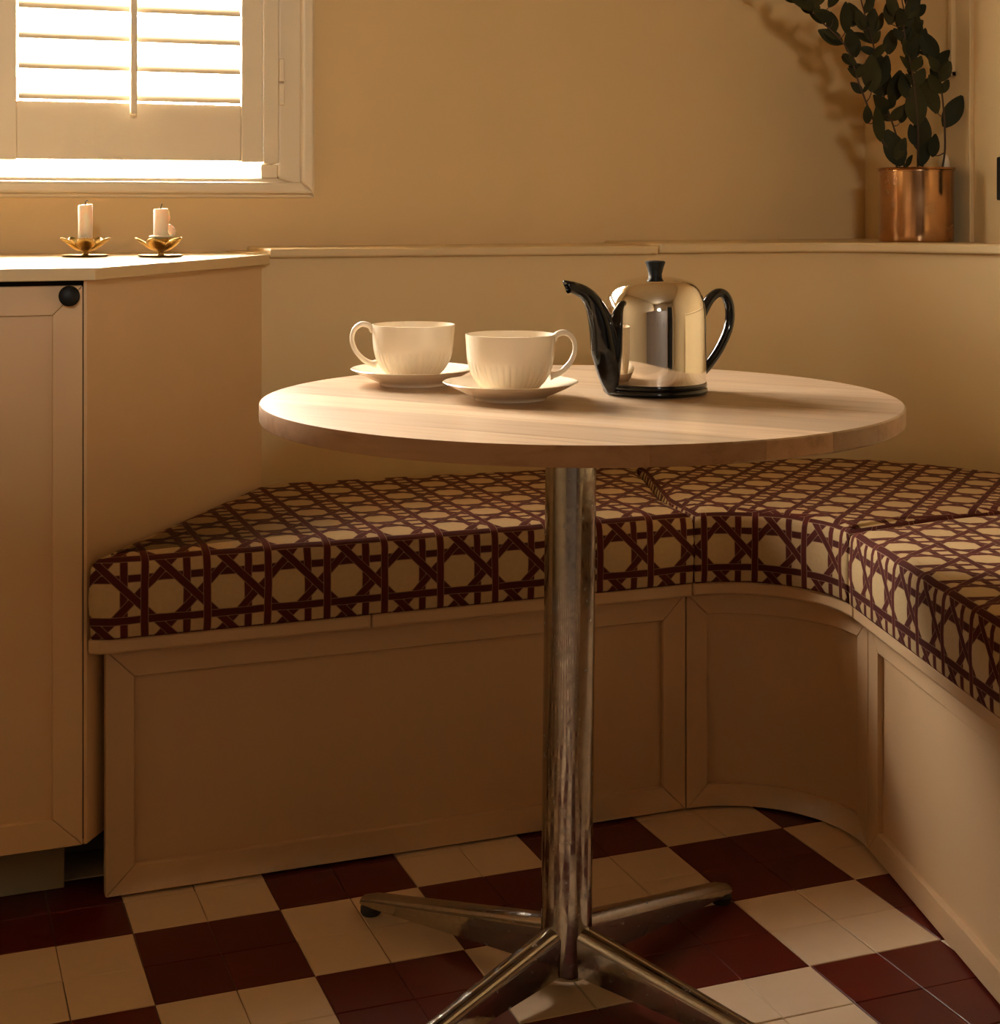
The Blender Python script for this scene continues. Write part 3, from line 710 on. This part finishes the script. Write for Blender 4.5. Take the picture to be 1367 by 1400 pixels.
# ------------------------------------------------------------------ candles in flower holders
def candle_holder(loc, rz, label):
    h = empty('candle_holder', loc, rz, label, 'candle holder', 'brass flower candle holders')
    link('dish', mesh('dish', *lathe(mm([(0, 1.2), (10, 1.2), (30, .8), (36, 2.2), (39, 3.4), (38.6, 2.4), (35, .4), (28, 0), (0, 0)]), 40), smooth=True, angle=50), h, M['brass'])
    link('stem', mesh('stem', *lathe(mm([(0, 1), (8, 1), (6.5, 3), (4.5, 5.5), (5, 8), (9, 10.5), (0, 10.5)]), 24), smooth=True, angle=50), h, M['brass'])
    link('socket', mesh('socket', *lathe(mm([(0, 10), (8, 10), (12.4, 14), (13.6, 20), (13.8, 29), (14.4, 31.2), (13.2, 31.2), (12.6, 29), (12.3, 21), (0, 21)]), 32), smooth=True, angle=50), h, M['brass'])
    nu, nv = 9, 6; v, f = [], []
    for i in range(nu):
        t = i / (nu - 1); r = .006 + .037 * t; z = .0085 + .0225 * t ** 1.55; w = .0175 * (math.sin(math.pi * (t * .93 + .055)) ** .8)
        for k_ in range(nv):
            s_ = 2 * k_ / (nv - 1) - 1; v.append((r - .002 * s_ * s_, w * s_, z + .006 * s_ * s_ * math.sin(math.pi * t * .9)))
    for i in range(nu - 1):
        for k_ in range(nv - 1): a = i * nv + k_; f.append((a, a + 1, a + nv + 1, a + nv))
    pmh = mesh('petal', v, f, True, 80); pmh.materials.append(M['brass'])
    for q_ in range(5):
        p = link('petal', pmh, h); p.rotation_euler = (0, 0, 2 * math.pi * q_ / 5)
        so = p.modifiers.new('solid', 'SOLIDIFY'); so.thickness = .0008
    return h
def candle(loc, hgt, tilt, label, drips):
    c = empty('candle', loc, .4, label, 'candle', 'ivory candles')
    n = 28; prof = mm([(0, 0), (11.6, 0), (11.9, 2)]) + [(.0120, hgt * .5), (.0121, hgt - .002), (.0112, hgt), (.004, hgt - .001), (0, hgt - .0015)]
    v, f = lathe(prof, n)
    v = [(x, y, z + (tilt * x if z > hgt - .004 else 0)) for x, y, z in v]
    link('wax', mesh('wax', v, f, True, 50), c, M['wax'])
    wk_ = catmull([(0, 0, hgt - .002), (.0006, 0, hgt + .004), (.003, 0, hgt + .007), (.0055, 0, hgt + .005)] if not drips else [(0, 0, hgt - .002), (.0005, 0, hgt + .003), (.003, .001, hgt + .008)], 4)
    link('wick', mesh('wick', *tube(wk_, .0009, 8), smooth=True), c, M['blackrub'])
    if drips:
        # melted collar and a run of wax down one side
        link('wax_collar', mesh('wax_collar', *lathe(mm([(11, 8.5), (16.5, 10.2), (19.4, 12.4), (18.6, 14.2), (13, 14.8), (11, 14.6)]), 28), smooth=True, angle=60), c, M['wax'])
        d1 = tube(catmull([(.0105, .001, hgt - .001), (.0135, .001, hgt - .008), (.0140, .0015, hgt - .018), (.0130, .001, hgt - .026)], 5), [.001, .0022, .003, .0034, .0036, .0036, .0036, .0038, .0042, .0044, .0042, .0036, .003, .0026, .0022, .0015], 10)
        d2 = tube(catmull([(.0145, .002, .0335), (.0185, .002, .028), (.0225, .002, .021), (.0235, .002, .015), (.021, .001, .0125)], 4), [.0012, .0028, .004, .0048, .0054, .0060, .0064, .0066, .0066, .0064, .006, .0056, .005, .0044, .004, .003, .002], 12)
        link('wax_drip', mesh('wax_drip', *d1, smooth=True), c, M['wax']); link('wax_drip', mesh('wax_drip', *d2, smooth=True), c, M['wax'])
    return c
K1 = (.2790, 2.7015, WT + .0003); K2 = (.3975, 2.6550, WT + .0003)
candle_holder(K1, R(-95), 'brass flower candle holder with the taller, clean candle'); candle_holder(K2, R(-45), 'brass flower candle holder with the dripping candle')
candle((K1[0], K1[1], K1[2] + .0213), .0665, .12, 'taller clean-sided ivory candle with a curled wick', False)
candle((K2[0], K2[1], K2[2] + .0213), .0595, .06, 'shorter ivory candle with melted wax dripped down its side', True)

# ------------------------------------------------------------------ copper pot with leafy branches
LZ = .9057
PX, PY = 1.888, 2.622; SC = 3.13 / 2130
pot = empty('copper_pot', (PX, PY, LZ), -YAW, 'worn cylindrical copper pot standing on the ledge in the corner', 'pot')
pr = mm([(0, 0), (71, 0), (72.5, 1), (73, 4), (73, 138), (73.6, 143), (76.4, 144.8), (77, 146.6), (75.6, 148), (73.5, 147), (71.6, 142), (71.6, 4), (0, 4)])
link('vessel', mesh('vessel', *lathe(pr, 72), smooth=True, angle=50), pot, M['copper'])
link('rim', mesh('rim', *lathe(mm([(73.2, 140), (75.4, 140.6), (75.4, 142.4), (73.2, 143)]), 72), smooth=True), pot, M['copper'])
ob = link('pale_knob', mesh('pale_knob', *lathe([(0, 0), (.004, .0), (.0042, .07), (.0075, .086), (.0105, .10), (.0112, .112), (.0085, .124), (.004, .130), (0, .131)], 24), smooth=True), None, M['wax'])
cr_, sr_ = math.cos(YAW), math.sin(YAW)
def plant_pt(px, py, d=0.0): return Vector(((px - 1251) * SC, d, (330 - py) * SC))
lo = plant_pt(1296, 330, .018); ob.location = (PX + lo.x * cr_ + lo.y * sr_, PY - lo.x * sr_ + lo.y * cr_, LZ + .0045 + .034)
ob.location = (PX + lo.x * cr_ * .92 + lo.y * sr_, PY - lo.x * sr_ * .92 + lo.y * cr_, LZ + .046)
tag(ob, 'pale rounded tip rising just above the copper pot rim', 'ornament')
pl = empty('leafy_branches', (PX, PY, LZ), -YAW, 'cut branches of dark green oval leaves standing in the copper pot', 'plant')
stems = [[(1243, 322, 0), (1222, 225, -.01), (1200, 190, -.02), (1168, 118, -.035), (1150, 70, -.045), (1110, 30, -.05), (1058, -15, -.05), (1010, -55, -.05)],
         [(1246, 322, 0), (1236, 225, .01), (1224, 180, .01), (1209, 130, .015), (1192, 60, .0), (1172, 0, -.02), (1160, -60, -.03)],
         [(1251, 322, 0), (1253, 225, 0), (1249, 160, -.02), (1240, 100, -.03), (1226, 40, -.045), (1234, -20, -.05), (1240, -80, -.05)],
         [(1256, 322, 0), (1262, 225, .012), (1262, 160, .02), (1258, 110, .028), (1250, 60, .03), (1254, 0, .03), (1260, -70, .03)],
         [(1262, 322, 0), (1284, 228, -.015), (1286, 180, -.02), (1281, 120, -.02), (1273, 84, -.015), (1252, 56, -.01), (1236, 20, 0), (1226, -30, 0)]]
spl = []
for s_ in stems:
    p = catmull([plant_pt(*q_) - Vector((0, 0, .0)) for q_ in s_], 6); spl.append(p)
    link('branch', mesh('branch', *tube(p, [.0024 - .0014 * i / len(p) for i in range(len(p))], 7), smooth=True), pl, M['twig'])
def leaf_mesh(curl):
    nu = 9; v, f = [], []
    for i in range(nu):
        t = i / (nu - 1); w = .30 * math.sin(math.pi * min(1, t * .94 + .03)) ** .75 * (1.08 - .3 * t); y = curl * (t * t - .3 * t)
        for s_ in (-1, -.5, 0, .5, 1): v.append((t, w * s_, y + .10 * abs(s_) * w * 2))
    for i in range(nu - 1):
        for k_ in range(4): a = i * 5 + k_; f.append((a, a + 1, a + 6, a + 5))
    return mesh('leaf', v, f, True, 80)
lms = []
for cu in (-.12, .08, .22):
    for mt in ('leaf', 'leaf2'):
        me = leaf_mesh(cu); me.materials.append(M[mt]); lms.append(me)
rl = random.Random(11)
def add_leaf(b_, t_, roll=None, width=1.0):
    d = t_ - b_; L_ = d.length; x = d.normalized()
    side = Vector((0, -1, 0)); side = (side - x * side.dot(x)).normalized()       # leaf faces the room
    rollv = rl.uniform(-50, 50) if roll is None else roll
    z = Matrix.Rotation(R(rollv), 3, x) @ side; y = z.cross(x)
    o = link('leaf', rl.choice(lms), pl)
    m3 = Matrix((x, y, z)).transposed().to_4x4(); m3.translation = b_
    o.matrix_local = m3 @ Matrix.Diagonal((L_, L_ * width, L_, 1))
hand = [(430, 260, 295, 185), (380, 130, 245, 85), (440, 205, 428, 35), (500, 335, 468, 175), (600, 225, 632, 50), (560, 405, 465, 385), (600, 525, 590, 320), (660, 485, 705, 320),
        (740, 575, 772, 395), (655, 800, 600, 610), (580, 700, 570, 600), (775, 935, 690, 735), (720, 670, 625, 535), (790, 690, 800, 588), (865, 710, 835, 480), (900, 850, 905, 640), (965, 645, 885, 440),
        (1008, 720, 1115, 540), (965, 350, 895, 185), (890, 175, 900, 72), (720, 305, 740, 165), (945, 885, 960, 755), (815, 940, 850, 870), (885, 935, 935, 800), (790, 385, 845, 245), (500, 155, 540, 55),
        (690, 155, 715, -5), (790, 125, 835, -30), (300, 70, 105, 5), (270, 60, 335, -30), (645, 305, 555, 265), (705, 105, 680, -40), (855, 115, 885, -15), (765, 265, 805, 165), (565, 175, 520, 60),
        (800, 560, 760, 420), (680, 640, 735, 560), (860, 820, 830, 700), (740, 900, 790, 780), (620, 330, 690, 240), (540, 130, 470, 20), (840, 330, 790, 220), (700, 400, 640, 300), (900, 640, 950, 540),
        (640, 180, 690, 70), (760, 190, 720, 80), (420, 330, 500, 380), (350, 60, 420, -40), (230, 30, 190, -50), (580, 60, 620, -40), (870, 60, 820, -60)]
for i, (x0, y0, x1, y1) in enumerate(hand):
    k_ = .2429; d0 = rl.uniform(-.045, .03); d1 = d0 + rl.uniform(-.02, .02)
    b0, t0 = plant_pt(1040 + x0 * k_, y0 * k_, d0), plant_pt(1040 + x1 * k_, y1 * k_, d1)
    near = min((q_ for p in spl for q_ in p[8:]), key=lambda q_: math.hypot(q_.x - b0.x, q_.z - b0.z + .006))
    b0.y = near.y + rl.uniform(-.006, .006); t0.y = b0.y + rl.uniform(-.02, .012)
    if (near - b0).length > .004:
        link('twig', mesh('twig', *tube([near, near.lerp(b0, .5) + Vector((0, 0, -.002)), b0 + (t0 - b0) * .05], [.0013, .001, .0008], 6), smooth=True), pl, M['twig'])
    add_leaf(b0, t0, rl.uniform(-35, 35), rl.uniform(.82, 1.02))
for p in spl:                                        # leaves further along each branch, in alternate pairs
    for i in range(len(p) * 2 // 5, len(p) - 1, 2):
        tg = (p[i + 1] - p[i]).normalized()
        for sgn in (-1, 1):
            if rl.random() < .25: continue
            dv = (tg * rl.uniform(.5, 1) + Vector((sgn * rl.uniform(.3, .8), rl.uniform(-.7, .5), rl.uniform(-.1, .3)))).normalized()
            add_leaf(p[i], p[i] + dv * rl.uniform(.030, .048))
